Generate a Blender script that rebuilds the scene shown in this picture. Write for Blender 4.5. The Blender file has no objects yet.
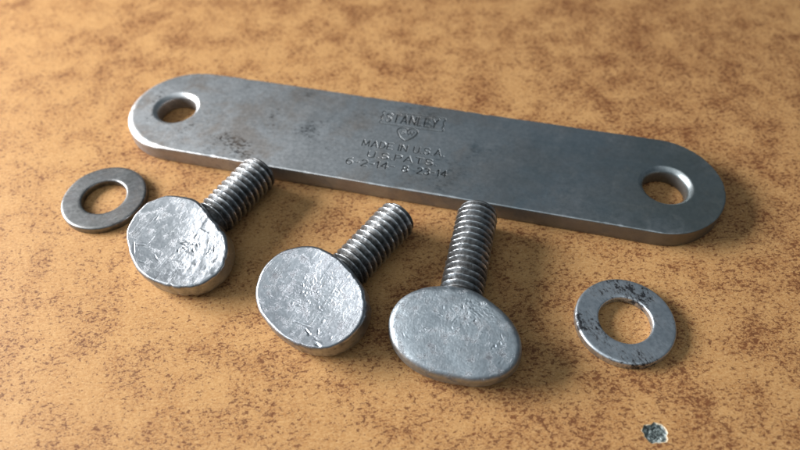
import bpy, bmesh, math, random
import numpy as np
from mathutils import Vector, Matrix

S = 0.001                      # everything below is written in millimetres, the scene is in metres
scene = bpy.context.scene
COL = scene.collection

# ------------------------------------------------------------------ camera
PITCH, ROLL, H_CAM, F_PX = math.radians(51.033), math.radians(-1.721), 119.975, 649.67
cp, sp = math.cos(PITCH), math.sin(PITCH)
fw = Vector((0, cp, -sp)); rt0 = Vector((1, 0, 0)); up0 = Vector((0, sp, cp))
rt = math.cos(ROLL) * rt0 + math.sin(ROLL) * up0
up = -math.sin(ROLL) * rt0 + math.cos(ROLL) * up0
cam = bpy.data.cameras.new('camera')
cam.sensor_width = 36.0
cam.lens = F_PX / 800.0 * 36.0
cam.clip_start = 0.005
cam.clip_end = 20.0
cam.dof.use_dof = True
cam.dof.focus_distance = 0.138
cam.dof.aperture_fstop = cam.lens / 2.3
cam_o = bpy.data.objects.new('camera', cam); COL.objects.link(cam_o)
cam_o.matrix_world = Matrix(((rt.x, up.x, -fw.x, 0), (rt.y, up.y, -fw.y, 0), (rt.z, up.z, -fw.z, H_CAM * S), (0, 0, 0, 1)))
scene.camera = cam_o

# ------------------------------------------------------------------ world and light
world = bpy.data.worlds.new('World'); scene.world = world; world.use_nodes = True
bg = world.node_tree.nodes['Background']
bg.inputs[0].default_value = (0.68, 0.86, 1.0, 1); bg.inputs[1].default_value = 0.13

def area(name, az, el, dist, sx, sy, power, col, target=(0, 95, 0), aim=None, spread=180):
    l = bpy.data.lights.new(name, 'AREA'); l.shape = 'RECTANGLE'; l.size = sx; l.size_y = sy
    l.energy = power; l.color = col
    o = bpy.data.objects.new(name, l); COL.objects.link(o)
    a, e = math.radians(az), math.radians(el)
    d = Vector((math.cos(e) * math.cos(a), math.cos(e) * math.sin(a), math.sin(e)))
    o.location = Vector(target) * S + d * dist
    if aim is not None: d = o.location - Vector(aim) * S
    o.rotation_euler = d.to_track_quat('Z', 'Y').to_euler()
    l.spread = math.radians(spread)
    return o
area('window_light', 163, 24, 0.70, 0.50, 0.22, 15.2, (0.98, 0.99, 1.0), (-30, 0, 0), (-60, -150, 0))
area('ceiling_light', 228, 69, 0.70, 0.90, 0.90, 1.75, (0.88, 0.965, 1.0), (-20, 60, 0))

vs = scene.view_settings
vs.view_transform = 'Standard'; vs.look = 'None'; vs.exposure = 0.0; vs.gamma = 1.0; vs.use_curve_mapping = False
scene.cycles.use_denoising = True
scene.cycles.max_bounces = 8

# ------------------------------------------------------------------ numpy noise
def _hash(ix, iy, seed):
    n = (ix.astype(np.int64) * 374761393 + iy.astype(np.int64) * 668265263 + seed * 974634777) & 0x7fffffff
    n = ((n ^ (n >> 13)) * 1274126177) & 0x7fffffff
    n = ((n ^ (n >> 16)) * 668265263) & 0x7fffffff
    return (n & 0xffff) / 65535.0 * 2 - 1
def vnoise(x, y, seed=0):
    x = np.asarray(x, float); y = np.asarray(y, float)
    ix, iy = np.floor(x), np.floor(y); fx, fy = x - ix, y - iy
    sx, sy = fx * fx * fx * (fx * (fx * 6 - 15) + 10), fy * fy * fy * (fy * (fy * 6 - 15) + 10)
    a, b = _hash(ix, iy, seed), _hash(ix + 1, iy, seed)
    c, d = _hash(ix, iy + 1, seed), _hash(ix + 1, iy + 1, seed)
    return (a + (b - a) * sx) * (1 - sy) + (c + (d - c) * sx) * sy
def fbm(x, y, seed=0, octv=4, gain=.5):
    v = 0; a = 1.0; t = 0
    for i in range(octv):
        v = v + a * vnoise(x * 2 ** i + 17.3 * i, y * 2 ** i - 9.1 * i, seed + i * 7); t += a; a *= gain
    return v / t
def sstep(a, b, x):
    t = np.clip((x - a) / (b - a), 0, 1); return t * t * (3 - 2 * t)

# ------------------------------------------------------------------ mesh helpers
def mesh_obj(name, verts, faces, mat, parent=None, smooth=True):
    me = bpy.data.meshes.new(name)
    me.from_pydata((np.asarray(verts, float) * S).tolist(), [], faces)
    if mat: me.materials.append(mat)
    if smooth: me.polygons.foreach_set('use_smooth', [True] * len(me.polygons))
    me.update()
    o = bpy.data.objects.new(name, me); COL.objects.link(o)
    if parent: o.parent = parent
    return o
def grid_faces(nr, nc, wrap=True, base=0):
    f = []
    for i in range(nr - 1):
        for j in range(nc if wrap else nc - 1):
            k = (j + 1) % nc
            f.append((base + i * nc + j, base + i * nc + k, base + (i + 1) * nc + k, base + (i + 1) * nc + j))
    return f
def tag(o, label, cat=None, group=None, kind=None):
    if label: o['label'] = label
    if cat: o['category'] = cat
    if group: o['group'] = group
    if kind: o['kind'] = kind
    return o

# ------------------------------------------------------------------ material helpers
class NT:
    def __init__(self, name):
        self.m = bpy.data.materials.new(name); self.m.use_nodes = True
        self.t = self.m.node_tree; self.b = self.t.nodes['Principled BSDF']
        self.tc = self.t.nodes.new('ShaderNodeTexCoord')
    def link(self, a, b): self.t.links.new(a, b)
    def mapping(self, scale=(1, 1, 1), rot=(0, 0, 0), loc=(0, 0, 0), src='Object'):
        n = self.t.nodes.new('ShaderNodeMapping')
        n.inputs['Scale'].default_value = [s * 1000 for s in scale]   # object metres -> millimetres
        n.inputs['Rotation'].default_value = rot; n.inputs['Location'].default_value = loc
        self.link(self.tc.outputs[src], n.inputs[0]); return n.outputs[0]
    def noise(self, vec, scale, detail=3, rough=.55, dist=0):
        n = self.t.nodes.new('ShaderNodeTexNoise'); n.inputs['Scale'].default_value = scale
        n.inputs['Detail'].default_value = detail; n.inputs['Roughness'].default_value = rough
        n.inputs['Distortion'].default_value = dist
        self.link(vec, n.inputs['Vector']); return n.outputs['Fac']
    def voro(self, vec, scale, feature='F1', rnd=1.0):
        n = self.t.nodes.new('ShaderNodeTexVoronoi'); n.feature = feature; n.inputs['Scale'].default_value = scale
        n.inputs['Randomness'].default_value = rnd
        self.link(vec, n.inputs['Vector']); return n.outputs['Distance']
    def ramp(self, fac, stops, interp='LINEAR'):
        n = self.t.nodes.new('ShaderNodeValToRGB'); r = n.color_ramp; r.interpolation = interp
        while len(r.elements) < len(stops): r.elements.new(.5)
        for e, (p, c) in zip(r.elements, stops):
            e.position = p; e.color = (c, c, c, 1) if isinstance(c, (int, float)) else (*c, 1)
        self.link(fac, n.inputs[0]); return n.outputs[0]
    def mix(self, fac, a, b, mode='MIX'):
        n = self.t.nodes.new('ShaderNodeMix'); n.data_type = 'RGBA'; n.blend_type = mode
        for sock, v in ((n.inputs[0], fac), (n.inputs[6], a), (n.inputs[7], b)):
            if isinstance(v, (int, float)): sock.default_value = v if sock.type == 'VALUE' else (v, v, v, 1)
            elif isinstance(v, tuple): sock.default_value = (*v, 1)
            else: self.link(v, sock)
        return n.outputs[2]
    def math(self, op, a, b=None, c=None):
        n = self.t.nodes.new('ShaderNodeMath'); n.operation = op
        for s, v in zip(n.inputs, (a, b, c)):
            if v is None: continue
            if isinstance(v, (int, float)): s.default_value = v
            else: self.link(v, s)
        return n.outputs[0]
    def bump(self, h, dist, strength=1.0, normal=None):
        n = self.t.nodes.new('ShaderNodeBump'); n.inputs['Distance'].default_value = dist * S
        n.inputs['Strength'].default_value = strength; self.link(h, n.inputs['Height'])
        if normal is not None: self.link(normal, n.inputs['Normal'])
        return n.outputs[0]
    def axis(self, k):
        n = self.t.nodes.new('ShaderNodeSeparateXYZ'); self.link(self.tc.outputs['Object'], n.inputs[0])
        return self.math('MULTIPLY', n.outputs[k], 1000.0)
    def set(self, **kw):
        for k, v in kw.items():
            s = self.b.inputs[k.replace('_', ' ')]
            if isinstance(v, (int, float)): s.default_value = v
            elif isinstance(v, tuple): s.default_value = (*v, 1)
            else: self.link(v, s)
        return self.m

# ---- lacquered speckled board
def board_material():
    n = NT('speckled_board')
    v = n.mapping()
    vs_ = n.mapping(scale=(.80, 1.22, 1), rot=(0, 0, math.radians(-18)))
    big = n.noise(v, .020, 3, .55)                        # patches, several centimetres
    mid = n.noise(v, .10, 5, .74)
    dens = n.math('ADD', n.math('MULTIPLY', big, .22), n.math('MULTIPLY', mid, .78))
    dens = n.math('ADD', dens, n.math('MULTIPLY', n.axis(0), .00035))   # the board is stained more heavily to one side
    dens = n.math('ADD', dens, n.math('MULTIPLY', n.math('SUBTRACT', n.axis(1), 105.0), .00015))  # specks thicken towards the far side, standing in for light falling off
    dd = n.math('SUBTRACT', dens, .5)
    fine = n.noise(vs_, 1.15, 6, .74, .4)                  # specks about a millimetre long
    fine2 = n.noise(vs_, 2.8, 5, .74, .3)
    fine3 = n.noise(v, 5.5, 3, .70)
    m1 = n.ramp(n.math('ADD', fine, n.math('MULTIPLY', dd, .46)), [(.542, 0), (.578, 1)])
    m2 = n.ramp(n.math('ADD', fine2, n.math('MULTIPLY', dd, .46)), [(.528, 0), (.586, 1)])
    m3 = n.ramp(n.math('ADD', fine3, n.math('MULTIPLY', dd, .6)), [(.48, 0), (.66, 1)])
    base = n.mix(n.ramp(n.noise(v, .14, 4, .6), [(.30, 0), (.72, 1)]), (.50, .270, .104), (.40, .194, .068))
    base = n.mix(n.ramp(n.noise(vs_, 1.7, 4, .7), [(.40, 0), (.68, 1)]), base, (.58, .342, .148))
    cloud = n.ramp(dens, [(.44, 0), (.66, 1)])
    base = n.mix(n.math('MULTIPLY', cloud, .12), base, (.30, .105, .030))
    c = n.mix(n.math('MULTIPLY', m3, .38), base, (.25, .088, .030))
    c = n.mix(n.math('MULTIPLY', m2, .62), c, (.17, .056, .022))
    c = n.mix(n.math('MULTIPLY', m1, .80), c, n.mix(n.noise(v, .6, 1), (.080, .028, .016), (.17, .054, .020)))
    h = n.math('ADD', n.math('MULTIPLY', n.noise(v, 2.6, 5, .7), .7), n.math('MULTIPLY', m1, -.35))
    sv = n.mapping(scale=(.05, 3.0, 1), rot=(0, 0, math.radians(33)))
    scr = n.math('MULTIPLY', n.ramp(n.noise(sv, 1.0, 2, .5), [(.70, 0), (.73, 1)]), n.ramp(n.noise(v, .06, 2), [(.52, 0), (.6, 1)]))
    c = n.mix(n.math('MULTIPLY', scr, .30), c, (.66, .45, .22))
    h = n.math('SUBTRACT', h, n.math('MULTIPLY', scr, .4))
    nrm = n.bump(h, .05, .75)
    rough = n.math('ADD', .40, n.math('MULTIPLY', n.noise(v, .9, 4, .6), .22))
    return n.set(Base_Color=c, Roughness=rough, Normal=nrm, Specular_IOR_Level=.13)

# ---- worn steel
def steel(name, light, dark, rough=.34, var=.10, spots=0.0, spot_col=(.05, .05, .05), spot_scale=.35, spot_t=(.60, .68),
          bump=.02, scratch=0.0, smear=0.0, extra=None, pit=.45):
    n = NT(name)
    v = n.mapping()
    a = n.noise(v, .12, 5, .65)
    b = n.noise(v, 1.1, 5, .7)
    f = n.math('ADD', n.math('MULTIPLY', a, .6), n.math('MULTIPLY', b, .4))
    c = n.mix(n.ramp(f, [(.38, 0), (.60, 1)]), dark, light)
    r = n.math('ADD', rough - var * .5, n.math('MULTIPLY', b, var))
    h = n.math('ADD', n.math('MULTIPLY', n.noise(v, 3.2, 4, .7), .8), n.math('MULTIPLY', n.noise(v, .5, 3, .6), .6))
    if scratch > 0:
        for k, (ang, sc) in enumerate(((25, 1.0), (-38, .8), (80, .9), (3, 1.2), (-72, 1.1))):
            sv = n.mapping(scale=(.09, 2.8 * sc, 1), rot=(0, 0, math.radians(ang)), loc=(k * 7, 3 * k, 0))
            m = n.ramp(n.noise(sv, 1.0, 2, .5), [(.625, 0), (.655, 1)])
            gate = n.ramp(n.noise(v, .11 + .03 * k, 2), [(.43, 0), (.58, 1)])
            m = n.math('MULTIPLY', m, gate)
            h = n.math('SUBTRACT', h, n.math('MULTIPLY', m, scratch))
            c = n.mix(n.math('MULTIPLY', m, min(.6, scratch)), c, (.70, .71, .73) if k % 2 else (.10, .10, .10))
    if smear > 0:            # thin tarnish film in drifting patches
        fm = n.ramp(n.noise(v, .21, 6, .72, .6), [(.46, 0), (.62, 1)])
        c = n.mix(n.math('MULTIPLY', fm, smear), c, (.10, .10, .105))
        r = n.math('ADD', r, n.math('MULTIPLY', fm, .08))
    if spots > 0:
        sv = n.mapping(scale=(.7, 1.2, 1), rot=(0, 0, .5))
        gate = n.noise(v, spot_scale * .30, 2, .5)
        sm = n.math('ADD', n.math('MULTIPLY', n.noise(sv, spot_scale * 3.2, 5, .75, .4), .5), n.math('MULTIPLY', gate, .5))
        halo = n.ramp(sm, [(spot_t[0] - .05, 0), (spot_t[1], 1)])
        sm = n.ramp(sm, [(spot_t[0], 0), (spot_t[1], 1)])
        c = n.mix(n.math('MULTIPLY', halo, spots * .35), c, (.14, .11, .09))
        c = n.mix(n.math('MULTIPLY', sm, spots), c, spot_col)
        r = n.math('ADD', r, n.math('MULTIPLY', sm, pit * .4))
        h = n.math('SUBTRACT', h, n.math('MULTIPLY', sm, pit))
    if extra: c, r = extra(n, v, c, r)
    nrm = n.bump(h, bump, .8)
    return n.set(Base_Color=c, Metallic=1.0, Roughness=r, Normal=nrm)

def attr(n, name):
    a = n.t.nodes.new('ShaderNodeAttribute'); a.attribute_name = name; return a.outputs['Fac']
def plate_extra(n, v, c, r):
    x = n.axis(0)
    t = n.math('ADD', n.math('MULTIPLY', x, 1 / 150), .5)
    t = n.math('ADD', t, n.math('MULTIPLY', n.math('SUBTRACT', n.noise(v, .05, 4, .65), .5), .5))
    # window sheen painted into the colour: pale end, fading to mild blue grey patina
    c = n.mix(n.ramp(t, [(.28, 0), (.76, 1)]), c, n.mix(n.noise(v, .6, 4, .7), (.24, .295, .33), (.35, .405, .44)))
    warm = n.math('MULTIPLY', n.ramp(n.noise(v, .060, 5, .68, .4), [(.48, 0), (.62, 1)]), n.ramp(t, [(.15, 1), (.8, .25)]))
    c = n.mix(n.math('MULTIPLY', warm, .52), c, (.44, .32, .23))
    blot = n.ramp(n.noise(v, .16, 6, .72, .5), [(.53, 0), (.66, 1)])
    c = n.mix(n.math('MULTIPLY', blot, .40), c, (.15, .155, .16))
    r = n.math('ADD', r, n.math('MULTIPLY', blot, .08))
    green = n.math('MULTIPLY', n.ramp(t, [(.75, 0), (1.0, 1)]), .45)
    c = n.mix(green, c, (.19, .19, .14))
    c = n.mix(n.math('MULTIPLY', attr(n, 'dirt'), .88), c, (.022, .021, .020))
    side = attr(n, 'scale')  # sides and hole walls painted with shade and table reflection, partly own brown
    c = n.mix(n.math('MULTIPLY', side, .60), c, n.mix(n.noise(v, .5, 4, .7), (.10, .085, .075), (.26, .22, .19)))
    r = n.math('ADD', r, n.math('MULTIPLY', side, .08))
    wear = n.math('MULTIPLY', attr(n, 'wear'), n.ramp(n.noise(v, .35, 4, .7), [(.40, .15), (.62, 1)]))
    c = n.mix(wear, c, (.66, .67, .68))
    r = n.math('SUBTRACT', r, n.math('MULTIPLY', wear, .06))
    return c, r
def thread_extra(n, v, c, r):
    d = attr(n, 'dirt')
    d = n.math('MULTIPLY', d, n.ramp(n.noise(v, .9, 4, .7), [(.30, .55), (.62, 1)]))
    c = n.mix(n.math('MULTIPLY', d, .92), c, n.mix(n.noise(v, .5, 2), (.026, .025, .024), (.060, .053, .046)))
    return c, n.math('ADD', r, n.math('MULTIPLY', d, .25))

M_board = board_material()
M_plate = steel('patinated_bar_steel', (.78, .785, .79), (.60, .60, .60), .44, .14, spots=.85, spot_col=(.030, .030, .035), spot_scale=.34,
                spot_t=(.595, .635), bump=.022, scratch=.16, extra=plate_extra, pit=.0)
M_wl = steel('washer_steel', (.31, .31, .305), (.19, .19, .185), .38, .16, spots=.6, spot_col=(.09, .085, .08), spot_scale=.30, spot_t=(.53, .60), bump=.018, scratch=.3, smear=.55)
M_wr = steel('spotted_washer_steel', (.72, .765, .81), (.54, .58, .62), .40, .16, spots=.92, spot_col=(.022, .022, .026), spot_scale=.36, spot_t=(.555, .60), bump=.022, scratch=.25, smear=.22)
M_h1 = steel('hammered_steel', (.45, .465, .485), (.33, .345, .365), .31, .14, spots=.45, spot_col=(.08, .08, .085), spot_scale=1.6, spot_t=(.56, .60), bump=.022, scratch=.35, smear=.22)
M_h2 = steel('scratched_steel', (.49, .515, .545), (.35, .37, .40), .32, .14, spots=.55, spot_col=(.07, .07, .08), spot_scale=1.7, spot_t=(.55, .59), bump=.026, scratch=.4, smear=.25)
M_h3 = steel('grained_steel', (.50, .545, .58), (.31, .345, .375), .42, .14, spots=.5, spot_col=(.07, .07, .08), spot_scale=1.5, spot_t=(.56, .60), bump=.09, scratch=.05, smear=.25)
M_thr = steel('oiled_thread_steel', (.60, .62, .64), (.34, .355, .37), .28, .14, spots=.6, spot_col=(.04, .035, .03), spot_scale=.6, spot_t=(.52, .60), bump=.02, extra=thread_extra)

# ------------------------------------------------------------------ the board
def irregular(cx, cy, rx, ry, n, seed, amp=.22):
    rnd = random.Random(seed); pts = []
    for i in range(n):
        a = 2 * math.pi * i / n; k = 1 + rnd.uniform(-amp, amp)
        pts.append((cx + rx * k * math.cos(a), cy + ry * k * math.sin(a)))
    return pts
chip_out = irregular(46.55, 45.0, 2.35, 2.05, 22, 5, .14)
def build_board():
    bm = bmesh.new()
    X0, X1, Y0, Y1, T = -330, 330, -160, 420, 22
    def loop(pts, z):
        vv = [bm.verts.new((x * S, y * S, z * S)) for x, y in pts]
        return vv, [bm.edges.new((vv[i], vv[(i + 1) % len(vv)])) for i in range(len(vv))]
    rect = [(X0, Y0), (X1, Y0), (X1, Y1), (X0, Y1)]
    rv, re = loop(rect, 0); cv, ce = loop(chip_out, 0)
    bmesh.ops.triangle_fill(bm, edges=re + ce, use_beauty=True)
    for f in bm.faces:
        if f.normal.z < 0: f.normal_flip()
    low = [bm.verts.new((x * S, y * S, -T * S)) for x, y in rect]
    for i in range(4):
        j = (i + 1) % 4; bm.faces.new((rv[i], low[i], low[j], rv[j]))
    bm.faces.new(low[::-1])
    me = bpy.data.meshes.new('table_top'); bm.to_mesh(me); bm.free(); me.materials.append(M_board)
    o = bpy.data.objects.new('table_top', me); COL.objects.link(o); o['kind'] = 'structure'
    return o
board = build_board()
# the chipped-out spot: a shallow broken crater with a pale ragged lip
n = NT('chip_grey'); v = n.mapping(); lip = n.ramp(n.math('ADD', n.axis(2), 1.0), [(.80, 0), (.93, 1)])
M_chip = n.set(Base_Color=n.mix(lip, n.ramp(n.noise(v, 1.3, 4, .7), [(.38, (.02, .025, .025)), (.52, (.11, .135, .13)), (.66, (.40, .44, .43))]), (.58, .47, .32)), Roughness=.45, Normal=n.bump(n.noise(v, 2.5, 4), .1))
def build_chip():
    N = len(chip_out); cx = sum(p[0] for p in chip_out) / N; cy = sum(p[1] for p in chip_out) / N
    rings = [1.0, .93, .82, .65, .48, .30, .14]; deep = [0, -.10, -.40, -.42, -.55, -.50, -.46]
    V = []; rnd = random.Random(3)
    for r, d in zip(rings, deep):
        for x, y in chip_out:
            jit = 0 if r == 1.0 else rnd.uniform(-.13, .13)
            V.append((cx + (x - cx) * r, cy + (y - cy) * r, d + jit))
    F = grid_faces(len(rings), N); V.append((cx, cy, -.30)); c = len(V) - 1; b = (len(rings) - 1) * N
    F += [(b + j, b + (j + 1) % N, c) for j in range(N)]
    o = mesh_obj('chip', V, F, M_chip, board, smooth=False); o['label'] = 'grey broken chip in the board surface'
build_chip()
# ------------------------------------------------------------------ flat bar with two holes and stamped lettering
TP, PA, PR = 4.73, 61.46, 15.41
HOLES = [(-64.07, -.27, 5.10), (63.38, -.16, 5.20)]
RX0, RX1, RY0, RY1 = -15.2, 13.6, -11.9, 12.7
def build_bar():
    bm = bmesh.new()
    l_wear = bm.verts.layers.float.new('wear'); l_side_shade = bm.verts.layers.float.new('scale'); l_dirt = bm.verts.layers.float.new('dirt')  # the scale layer marks walls that get painted shade
    # perimeter parameterised: straight runs and round ends
    per = []
    ns, na = 150, 72
    for i in range(ns): per.append((-PA + 2 * PA * i / ns, -PR, 0, -1))
    for i in range(na): a = -math.pi / 2 + math.pi * i / na; per.append((PA + PR * math.cos(a), PR * math.sin(a), math.cos(a), math.sin(a)))
    for i in range(ns): per.append((PA - 2 * PA * i / ns, PR, 0, 1))
    for i in range(na): a = math.pi / 2 + math.pi * i / na; per.append((-PA + PR * math.cos(a), PR * math.sin(a), math.cos(a), math.sin(a)))
    per = np.array(per); N = len(per)
    idx = np.arange(N)
    wob = .10 * fbm(per[:, 0] * .06, per[:, 1] * .06, 3, 3)
    bev = .38 + .16 * fbm(per[:, 0] * .22, per[:, 1] * .22 + 50, 9, 3)
    left = sstep(-55, -74, per[:, 0]); bev = bev + 1.5 * left        # the left end is rounded over more
    nick = np.maximum(0, vnoise(per[:, 0] * .9, per[:, 1] * .9, 21) - .55) * .9
    bev = bev + nick
    rows = []
    def ring(inset, z):
        inset = np.broadcast_to(inset, (N,)); z = np.broadcast_to(z, (N,))
        P = per[:, :2] - per[:, 2:] * (inset - wob)[:, None]
        rows.append([bm.verts.new((P[i, 0] * S, P[i, 1] * S, z[i] * S)) for i in range(N)])
    ring(.5, 0.); ring(.15, .12); ring(.0, .5)
    for zz in (1.2, 2.0, 2.8): ring(.04 * fbm(per[:, 0] * .3, per[:, 1] * .3 + zz, 31, 2), zz)
    for k in range(0, 7):
        a = math.pi / 2 * k / 6
        ring(bev * (1 - math.cos(a)), TP - bev * (.8 * (1 - math.sin(a))))
    ring(bev + .25, TP)
    wn = np.clip(.35 + .9 * fbm(per[:, 0] * .12, per[:, 1] * .12 + 7, 91, 4), 0, 1) + .5 * left
    for k, rr in enumerate(rows):
        for i in range(N):
            if k <= 7: rr[i][l_side_shade] = 1.0
            if 8 <= k <= 12: rr[i][l_wear] = min(1.0, wn[i])
            elif k == 13: rr[i][l_wear] = .6 * min(1.0, wn[i])
    for r0, r1 in zip(rows[:-1], rows[1:]):
        for i in range(N):
            j = (i + 1) % N; bm.faces.new((r0[i], r0[j], r1[j], r1[i]))
    edges_top = [bm.edges.get((rows[-1][i], rows[-1][(i + 1) % N])) for i in range(N)]
    edges_bot = [bm.edges.get((rows[0][i], rows[0][(i + 1) % N])) for i in range(N)]
    K = 96
    for hx, hy, hr in HOLES:
        prof = [(hr + 1.45, TP), (hr + 1.15, TP), (hr + .95, TP - .10), (hr + .72, TP - .28), (hr + .48, TP - .50), (hr + .25, TP - .75), (hr + .09, TP - 1.0), (hr, TP - 1.5),
                (hr - .02, TP - 2.4), (hr, .5), (hr + .12, .15), (hr + .4, 0)]
        hw = [.05 * vnoise(np.array([math.cos(t) * 2 + hx]), np.array([math.sin(t) * 2]), 5)[0] for t in np.linspace(0, 2 * math.pi, K, endpoint=False)]
        hrw = []
        for r, z in prof:
            hrw.append([bm.verts.new(((hx + (r + hw[k]) * math.cos(2 * math.pi * k / K)) * S, (hy + (r + hw[k]) * math.sin(2 * math.pi * k / K)) * S, z * S)) for k in range(K)])
        for q, rr in enumerate(hrw):
            for vv in rr:
                if q >= 7: vv[l_side_shade] = 1.0
                elif 2 <= q <= 5: vv[l_wear] = .55
        for r0, r1 in zip(hrw[:-1], hrw[1:]):
            for i in range(K):
                j = (i + 1) % K; bm.faces.new((r0[i], r0[j], r1[j], r1[i]))
        edges_top += [bm.edges.get((hrw[0][i], hrw[0][(i + 1) % K])) for i in range(K)]
        edges_bot += [bm.edges.get((hrw[-1][i], hrw[-1][(i + 1) % K])) for i in range(K)]
    rc = [bm.verts.new((x * S, y * S, TP * S)) for x, y in ((RX0, RY0), (RX1, RY0), (RX1, RY1), (RX0, RY1))]
    edges_top += [bm.edges.new((rc[i], rc[(i + 1) % 4])) for i in range(4)]
    g = bmesh.ops.triangle_fill(bm, edges=edges_top, use_beauty=True)
    for f in [e for e in g['geom'] if isinstance(e, bmesh.types.BMFace)]:
        f.normal_update()
        if f.normal.z < 0: f.normal_flip()
    g = bmesh.ops.triangle_fill(bm, edges=edges_bot, use_beauty=True)
    for f in [e for e in g['geom'] if isinstance(e, bmesh.types.BMFace)]:
        f.normal_update()
        if f.normal.z > 0: f.normal_flip()
    for f in bm.faces: f.smooth = True
    me = bpy.data.meshes.new('steel_bar'); bm.to_mesh(me); bm.free(); me.materials.append(M_plate)
    o = bpy.data.objects.new('steel_bar', me); COL.objects.link(o)
    o.location = (2.448 * S, 119.781 * S, 0.00002); o.rotation_euler = (0, 0, math.radians(-15.196))
    return tag(o, 'long grey steel bar with rounded ends, two holes and stamped lettering', 'steel bar')
bar = build_bar()

def arc(cx, cy, rx, ry, a0, a1, n=8):
    return [(cx + rx * math.cos(math.radians(a0 + (a1 - a0) * i / n)), cy + ry * math.sin(math.radians(a0 + (a1 - a0) * i / n))) for i in range(n + 1)]
GL = {  # stroke letters on a cell one unit high: (width, strokes)
 'S': (.62, [arc(.31, .76, .29, .24, 25, 270, 9) + arc(.31, .26, .31, .26, 90, -155, 9)]),
 'T': (.66, [[(0, 1), (.66, 1)], [(.33, 1), (.33, 0)]]),
 'A': (.74, [[(0, 0), (.37, 1), (.74, 0)], [(.15, .34), (.59, .34)]]),
 'N': (.68, [[(0, 0), (0, 1), (.68, 0), (.68, 1)]]),
 'L': (.52, [[(0, 1), (0, 0), (.52, 0)]]),
 'E': (.56, [[(.56, 1), (0, 1), (0, 0), (.56, 0)], [(0, .52), (.46, .52)]]),
 'Y': (.70, [[(0, 1), (.35, .48), (.70, 1)], [(.35, .48), (.35, 0)]]),
 'M': (.84, [[(0, 0), (.04, 1), (.42, .15), (.80, 1), (.84, 0)]]),
 'D': (.64, [[(0, 0), (0, 1)] + arc(.22, .5, .42, .5, 90, -90, 9) + [(0, 0)]]),
 'I': (.0, [[(0, 0), (0, 1)]]),
 'U': (.64, [[(0, 1), (0, .3)] + arc(.32, .3, .32, .3, 180, 360, 8) + [(.64, 1)]]),
 'P': (.58, [[(0, 0), (0, 1)] + arc(.30, .74, .28, .26, 90, -90, 8) + [(0, .48)]]),
 'W': (.95, [[(0, 1), (.22, 0), (.475, .85), (.72, 0), (.95, 1)]]),
 '1': (.22, [[(0, .78), (.2, 1), (.2, 0)]]),
 '2': (.60, [arc(.30, .72, .29, .28, 165, -35, 8) + [(0, 0), (.6, 0)]]),
 '3': (.58, [arc(.27, .76, .27, .24, 150, -80, 8), arc(.27, .27, .31, .27, 85, -150, 8)]),
 '4': (.64, [[(.48, 0), (.48, 1), (0, .3), (.64, .3)]]),
 '6': (.60, [arc(.42, .5, .42, .5, 80, 180, 6) + arc(.30, .29, .30, .29, 180, 540, 12)]),
 '8': (.58, [arc(.29, .76, .24, .24, 0, 360, 12), arc(.29, .26, .29, .26, 0, 360, 12)]),
 '-': (.34, [[(0, .48), (.34, .48)]]),
 '.': (.06, [[(0, .02), (.06, .02)]]),
 ' ': (.25, []),
}
def text_strokes(txt, x0, x1, y0, h, rot=0.0, gap=.30):
    x = 0; out = []
    for ch in txt:
        w, st = GL[ch]
        for s_ in st: out.append([(x + px, py) for px, py in s_])
        x += w + gap
    tot = x - gap; kx = (x1 - x0) / tot; r = math.radians(rot); res = []
    for s_ in out:
        res.append([(x0 + px * kx * math.cos(r) - py * h * math.sin(r), y0 + px * kx * math.sin(r) + py * h * math.cos(r)) for px, py in s_])
    return res
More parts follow.
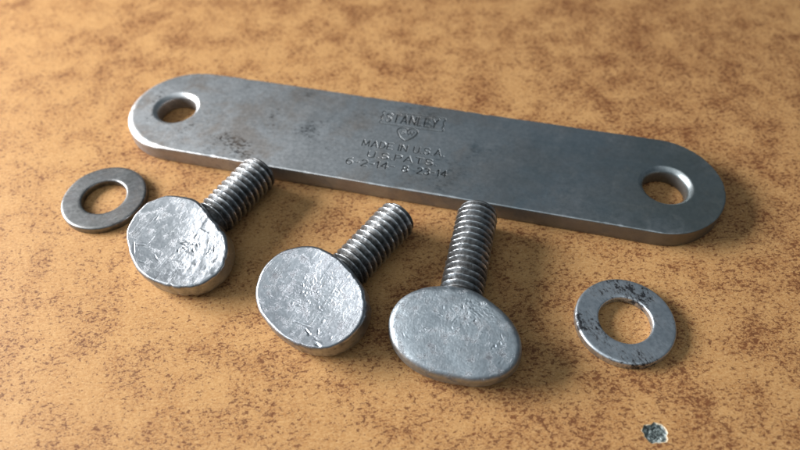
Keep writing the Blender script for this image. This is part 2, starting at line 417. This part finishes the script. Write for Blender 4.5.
def build_lettering():
    strokes = []      # (polyline, half width, depth)
    rnd = random.Random(11)
    R = 1.8
    def add(sts, hw, d):
        for s_ in sts: strokes.append((s_, hw, d * rnd.uniform(.42, .70)))
    add(text_strokes('STANLEY', -7.5, 6.2, 6.85, 3.2, R), .25, .26)
    r = math.radians(R)
    def ro(p): return (p[0] * math.cos(r) - p[1] * math.sin(r), p[0] * math.sin(r) + p[1] * math.cos(r))
    # notched frame round the name
    fr = [(-8.3, 6.15), (7.9, 5.95), (8.25, 6.5), (7.75, 7.2), (8.05, 8.4), (7.75, 9.7), (8.2, 10.5), (7.9, 11.0), (-8.4, 11.0), (-8.75, 10.4), (-8.3, 9.7), (-8.7, 8.5), (-8.3, 7.3), (-8.75, 6.6), (-8.3, 6.15)]
    add([[ro(p) for p in fr]], .20, .20)
    hp = [(0, 1.25)] + arc(1.28, .95, 1.36, 1.36, 140, -25, 14) + [(1.75, -1.0), (.85, -1.9), (0, -2.5)]
    hp = hp + [(-x_, y_) for x_, y_ in hp[::-1]]
    hp = [ro((-.75 + x_, 3.25 + y_)) for x_, y_ in hp]
    add([hp], .24, .26)
    add(text_strokes('SW', -2.45, .95, 3.05, 1.5, R, .22), .17, .18)
    add(text_strokes('MADE IN U.S.A.', -11.0, 9.9, -3.25, 2.15, R), .22, .24)
    add(text_strokes('U.S.PATS.', -8.6, 8.7, -6.75, 1.95, R + .2), .22, .24)
    add(text_strokes('6-2-14-', -13.15, -1.2, -10.3, 2.15, R + 1.0), .22, .24)
    add(text_strokes('8', 1.0, 2.35, -9.85, 2.1, R + 1.0), .22, .24)
    add(text_strokes('-', 3.1, 3.9, -9.75, 2.1, R + 1.0), .18, .06)
    add(text_strokes('23-14', 4.7, 11.9, -9.65, 2.1, R + 1.0), .22, .24)
    st = .085
    nx, ny = int(round((RX1 - RX0) / st)) + 1, int(round((RY1 - RY0) / st)) + 1
    xs, ys = np.linspace(RX0, RX1, nx), np.linspace(RY0, RY1, ny)
    X, Y = np.meshgrid(xs, ys); Z = np.zeros_like(X); RIM = np.zeros_like(X)
    for pl, hw, d in strokes:
        pl = np.array(pl)
        D = np.full(X.shape, 9.0)
        x0, x1, y0, y1 = pl[:, 0].min() - 1, pl[:, 0].max() + 1, pl[:, 1].min() - 1, pl[:, 1].max() + 1
        ix = slice(max(0, np.searchsorted(xs, x0)), np.searchsorted(xs, x1)); iy = slice(max(0, np.searchsorted(ys, y0)), np.searchsorted(ys, y1))
        sx, sy = X[iy, ix], Y[iy, ix]; d_ = np.full(sx.shape, 9.0)
        for a, b in zip(pl[:-1], pl[1:]):
            ab = b - a; L2 = max(ab @ ab, 1e-9)
            t = np.clip(((sx - a[0]) * ab[0] + (sy - a[1]) * ab[1]) / L2, 0, 1)
            d_ = np.minimum(d_, np.hypot(sx - a[0] - t * ab[0], sy - a[1] - t * ab[1]))
        dep = d * (1 + .35 * fbm(sx * .5, sy * .5, 77, 2))
        g = -dep * (1 - sstep(0, hw, d_))
        Z[iy, ix] = np.minimum(Z[iy, ix], g)
        RIM[iy, ix] = np.maximum(RIM[iy, ix], dep * .10 * np.exp(-((d_ - hw * 1.25) / (hw * .55)) ** 2))
    Z = np.where(Z < -.005, Z, 0) + RIM * (Z > -.02)
    edge = np.minimum(np.minimum(X - RX0, RX1 - X), np.minimum(Y - RY0, RY1 - Y))
    Z = Z * sstep(0, .4, edge)
    V = np.stack([X.ravel(), Y.ravel(), (TP + Z).ravel()], 1)
    o = mesh_obj('stamped_lettering', V, grid_faces(ny, nx, wrap=False), M_plate, bar)
    at = o.data.attributes.new('dirt', 'FLOAT', 'POINT'); at.data.foreach_set('value', np.clip(-Z / .055, 0, 1).ravel().astype(np.float32))
    o['label'] = 'stamped maker name, heart mark, country and patent dates'
build_lettering()

# ------------------------------------------------------------------ washers
def washer(x, y, rz, Ro, Ri, th, mat, label, seed, tilt=(0, 0)):
    K = 128; prof = []
    for k in range(6):       # outer top edge, rolled over
        a = math.pi / 2 * k / 5; prof.append((Ro - .55 + .55 * math.cos(a), th - .55 + .55 * math.sin(a)))
    prof = [(Ro - .15, 0), (Ro, .18)] + prof + [(Ro - .9, th), (Ri + .95, th)]
    for k in range(5):
        a = math.pi / 2 * k / 4; prof.append((Ri + .45 - .45 * math.sin(a), th - .45 + .45 * math.cos(a)))
    prof += [(Ri, .25), (Ri + .2, 0), (Ro - .15, 0)]
    T = np.linspace(0, 2 * math.pi, K, endpoint=False); V = []
    for r, z in prof:
        ww = 1 + .004 * vnoise(np.cos(T) * 2 + seed, np.sin(T) * 2, seed)
        zz = z + (.05 * vnoise(np.cos(T) * r * .25 + seed, np.sin(T) * r * .25, seed + 4) if z > 1 else 0 * T)
        V.append(np.stack([r * ww * np.cos(T), r * ww * np.sin(T), zz], 1))
    V = np.concatenate(V); F = grid_faces(len(prof) - 0, K)
    o = mesh_obj('washer', V, F, mat)
    o.location = (x * S, y * S, .00002); o.rotation_euler = (tilt[0], tilt[1], rz)
    return tag(o, label, 'washer', 'loose flat washers')
washer(-72.4, 107.3, .4, 10.25, 5.35, 1.9, M_wl, 'clean pale grey flat washer at the left, beside the brightest screw head', 3)
washer(46.2, 68.4, 2.1, 10.3, 5.45, 2.0, M_wr, 'bluish flat washer with black spots lying at the right', 8)

# ------------------------------------------------------------------ screws
TAU = math.radians(14)
def shank(parent, L, seed):
    r_maj, r_min, pitch = 4.76, 3.70, 1.60
    nth = 96; xs = np.arange(0, L + .001, .09); T = np.linspace(0, 2 * math.pi, nth, endpoint=False)
    X, TT = np.meshgrid(xs, T, indexing='ij')
    ph = ((X / pitch - TT / (2 * math.pi) + seed * .37) % 1.0)
    tri = 1 - np.abs(ph - .5) * 2                      # 0 root .. 1 crest
    prof = np.clip((tri - .06) / .86, 0, 1)
    wear = 1 - .30 * np.maximum(0, fbm(X * .5, TT * 2.2 + seed, seed, 3)) - .12 * np.abs(vnoise(X * 3, TT * 9, seed + 5))
    rad = r_min + (r_maj - r_min) * prof * wear
    tip = 3.55 + np.sqrt(np.clip(X / 1.9, 0, 1)) * 1.3           # chamfered start of the thread
    rad = np.minimum(rad, tip)
    run = sstep(L - 2.6, L - 1.6, X)
    rad = rad * (1 - run) + (3.95 + .03 * vnoise(X * 2, TT * 4, seed)) * run
    V = np.stack([X, rad * np.sin(TT), r_maj + rad * np.cos(TT)], 2).reshape(-1, 3)
    F = grid_faces(len(xs), nth)
    V = V.tolist(); b = len(V)
    for k, (rr, xx) in enumerate(((3.2, -.06), (2.0, -.10))):
        for t in T: V.append((xx, rr * math.sin(t), r_maj + rr * math.cos(t)))
    V.append((-.12, 0, r_maj)); V.append((L, 0, r_maj))
    def st(a0, a1): return [(a0 + (j + 1) % nth, a0 + j, a1 + j, a1 + (j + 1) % nth) for j in range(nth)]
    F += st(0, b) + st(b, b + nth)
    F += [(b + nth + (j + 1) % nth, b + nth + j, b + 2 * nth) for j in range(nth)]
    e = (len(xs) - 1) * nth
    F += [(e + j, e + (j + 1) % nth, b + 2 * nth + 1) for j in range(nth)]
    o = mesh_obj('threaded_shank', V, F, M_thr, parent)
    dirt = np.clip((r_maj - .12 - rad) / .40, 0, 1).ravel()
    at = o.data.attributes.new('dirt', 'FLOAT', 'POINT'); at.data.foreach_set('value', np.append(dirt, np.full(len(V) - len(dirt), .5)).astype(np.float32))
    return o

def gouges(U, W, seed, n, region, length, width, depth, ang=None):
    rnd = random.Random(seed); Z = np.zeros_like(U)
    for i in range(n):
        u0, w0 = region(rnd); a = rnd.uniform(0, math.pi) if ang is None else ang + rnd.gauss(0, .35)
        L = length * rnd.uniform(.4, 1.4); wd = width * rnd.uniform(.5, 1.5); d = depth * rnd.uniform(.4, 1.3)
        p = (U - u0) * math.cos(a) + (W - w0) * math.sin(a); q = -(U - u0) * math.sin(a) + (W - w0) * math.cos(a)
        q = q + .12 * p * p / max(L, .3) * rnd.uniform(-1, 1)
        e = np.exp(-(p / L) ** 4)
        Z += -d * e * np.exp(-(q / wd) ** 2) + .45 * d * e * np.exp(-((q - wd * 1.5) / (wd * .8)) ** 2)
    return Z

def head(parent, cu, cw, zc, coef, mat, th, edge, face_fn, out_amp, seed, chip=0.0):
    nth, nr = 288, 96
    T = np.linspace(0, 2 * math.pi, nth, endpoint=False)
    R = np.full(nth, coef[0])
    for k in range(1, 5): R = R + coef[2 * k - 1] * np.cos(k * T) + coef[2 * k] * np.sin(k * T)
    R = R + out_amp * fbm(np.cos(T) * 3.2 + seed, np.sin(T) * 3.2, seed, 3)
    nb = fbm(np.cos(T) * 5.5 + seed * 3, np.sin(T) * 5.5, seed + 30, 3)
    R = R - chip * np.maximum(0, nb - .12) * sstep(-.2, .5, np.sin(T))       # battered rim
    ed = edge * (1 + .35 * fbm(np.cos(T) * 2 + 9, np.sin(T) * 2 + seed, seed + 2, 3))
    rows_u, rows_w, rows_n = [], [], []
    fr = np.linspace(0, 1, nr) ** .8
    def row(r, z, disp=1.0, noise=0.0):
        u, w = r * np.cos(T), r * np.sin(T)
        f = face_fn(u, w, r / R) * disp
        rows_u.append(u); rows_w.append(w); rows_n.append(z + f + noise)
    for f in fr: row(f * (R - ed), 0 * R)
    for k in range(1, 9):
        a = math.pi / 2 * k / 8
        row(R - ed + ed * math.sin(a), -ed * .9 * (1 - math.cos(a)), 1 - .55 * k / 8)
    side = [.45, .62, .78, .90, .97, 1.0]
    for k, s_ in enumerate(side):
        z = -ed * .9 + (-th + ed * .9) * s_
        inset = [-.15, -.22, -.12, .2, .75, 1.7][k] + .10 * fbm(np.cos(T) * 4, np.sin(T) * 4 + k * .6, seed + 6, 2)
        row(R - inset, z, .45 * (1 - s_))
    for f in (.7, .4, .12): row((R - 1.7) * f, -th + 0 * R, 0)
    U, W, Nn = np.array(rows_u), np.array(rows_w), np.array(rows_n)
    ct, stt = math.cos(TAU), math.sin(TAU)
    X = cu + U * ct + Nn * stt; Y = cw + W; Z = zc - U * stt + Nn * ct
    Z = np.maximum(Z, .004)
    V = np.stack([X, Y, Z], 2).reshape(-1, 3).tolist()
    F = [tuple(f) for f in grid_faces(len(rows_u), nth)]
    b = (len(rows_u) - 1) * nth; V.append(np.mean(V[b:b + nth], axis=0).tolist())
    F += [(b + j, b + (j + 1) % nth, len(V) - 1) for j in range(nth)]
    F = [f[::-1] for f in F]
    return mesh_obj('head', V, F, mat, parent)

def screw(x, y, phi, along, off, zc, B, coef, mat, edge, face_fn, out_amp, seed, label, th=5.0, chip=0.0):
    e = bpy.data.objects.new('screw', None); COL.objects.link(e); e.empty_display_size = .005
    e.location = (x * S, y * S, .00002); e.rotation_euler = (0, 0, math.radians(phi))
    tag(e, label, 'screw', 'flat headed screws')
    head(e, along, off, zc, coef, mat, th, edge, face_fn, out_amp, seed, chip)
    shank(e, along - B * math.cos(TAU) + 1.3, seed)
    return e

def disc(rnd, cu, cw, su, sw): return (cu + rnd.gauss(0, su), cw + rnd.gauss(0, sw))

def face1(u, w, k):
    z = .85 * k * k - .055 * w + .16 * fbm(u * .13, w * .13, 41, 2)             # hollowed by hammering
    rough_side = sstep(1.0, 6.5, w - .45 * u)
    z = z + .016 * fbm(u * 2.4, w * 2.4, 45, 3, .65) + rough_side * (.055 * fbm(u * .7, w * .7, 46, 4, .55))
    z = z + gouges(u, w, 1, 40, lambda r: disc(r, .5, .5, 3.6, 5.0), .7, .09, .030, 2.3)
    z = z + gouges(u, w, 2, 16, lambda r: disc(r, -1.6, 4.0, 1.3, 3.6), .55, .17, .16)
    z = z + gouges(u, w, 3, 6, lambda r: disc(r, 5.0, -5.5, 1.6, 3.0), 1.0, .14, .10)
    z = z - .35 * np.maximum(0, vnoise(u * .55 + 3, w * .55, 47) - .45) * rough_side
    return z
def face2(u, w, k):
    z = .80 * k * k + .14 * fbm(u * .13, w * .13, 51, 2)
    pit = sstep(8, 1.5, np.hypot(u + 2.0, w - 1.0))
    z = z + .035 * pit * fbm(u * 1.4, w * 1.4, 53, 4, .68) + .016 * fbm(u * 2.8, w * 2.8, 54, 3, .65)
    z = z + gouges(u, w, 14, 46, lambda r: disc(r, -1.6, .8, 2.6, 3.6), .32, .13, .065)
    z = z + gouges(u, w, 15, 26, lambda r: disc(r, 2.0, -3.0, 4.0, 4.5), 1.6, .07, .04, 1.75)
    z = z + gouges(u, w, 26, 7, lambda r: disc(r, 5.0, 7.5, 1.5, 1.6), .6, .20, .15)
    return z
def face3(u, w, k):
    z = -.30 * k ** 4 + .05 * fbm(u * .14, w * .14, 61, 2)
    pit = sstep(6.5, 1.5, np.hypot((u + 4.6) * 1.5, w - 2.8))
    z = z + .026 * fbm(u * 3.2, w * 3.2, 63, 3, .75) + .07 * pit * fbm(u * 1.5, w * 1.5, 66, 4, .65)
    z = z + gouges(u, w, 17, 30, lambda r: disc(r, -4.6, 3.0, 1.3, 3.2), .4, .15, .07)
    z = z + gouges(u, w, 18, 40, lambda r: disc(r, -2.0, -2.0, 3.0, 5.0), .7, .08, .04)
    z = z + gouges(u, w, 9, 5, lambda r: disc(r, 1.5, 9.0, 2.5, 1.2), .4, .20, .12)
    return z

C1 = [11.35, .046, -.036, -1.563, .67, .085, -.288, .186, -.018]
C2 = [11.40, -.013, .006, -1.47, .295, -.029, -.103, .005, .054]
C3 = [11.209, -.05, -.027, -1.954, .481, -.272, -.05, .235, -.173]
screw(-33.53, 111.84, -122.3, 28.30, -.81, 7.184, 9.64, C1, M_h1, .75, face1, .30, 1, 'screw with the brightest, most gouged flat head, lying next to the pale washer', 5.0, .7)
screw(.06, 95.86, -128.1, 29.68, -.82, 7.242, 9.88, C2, M_h2, .62, face2, .18, 2, 'middle screw of the three, flat head pitted and scratched with a sharp rim', 5.0, .5)
screw(18.21, 96.65, -104.5, 33.77, .26, 7.118, 9.37, C3, M_h3, 1.35, face3, .10, 3, 'screw with smooth round-edged matt grey oval head, nearest the spotted washer', 5.0, 0.0)
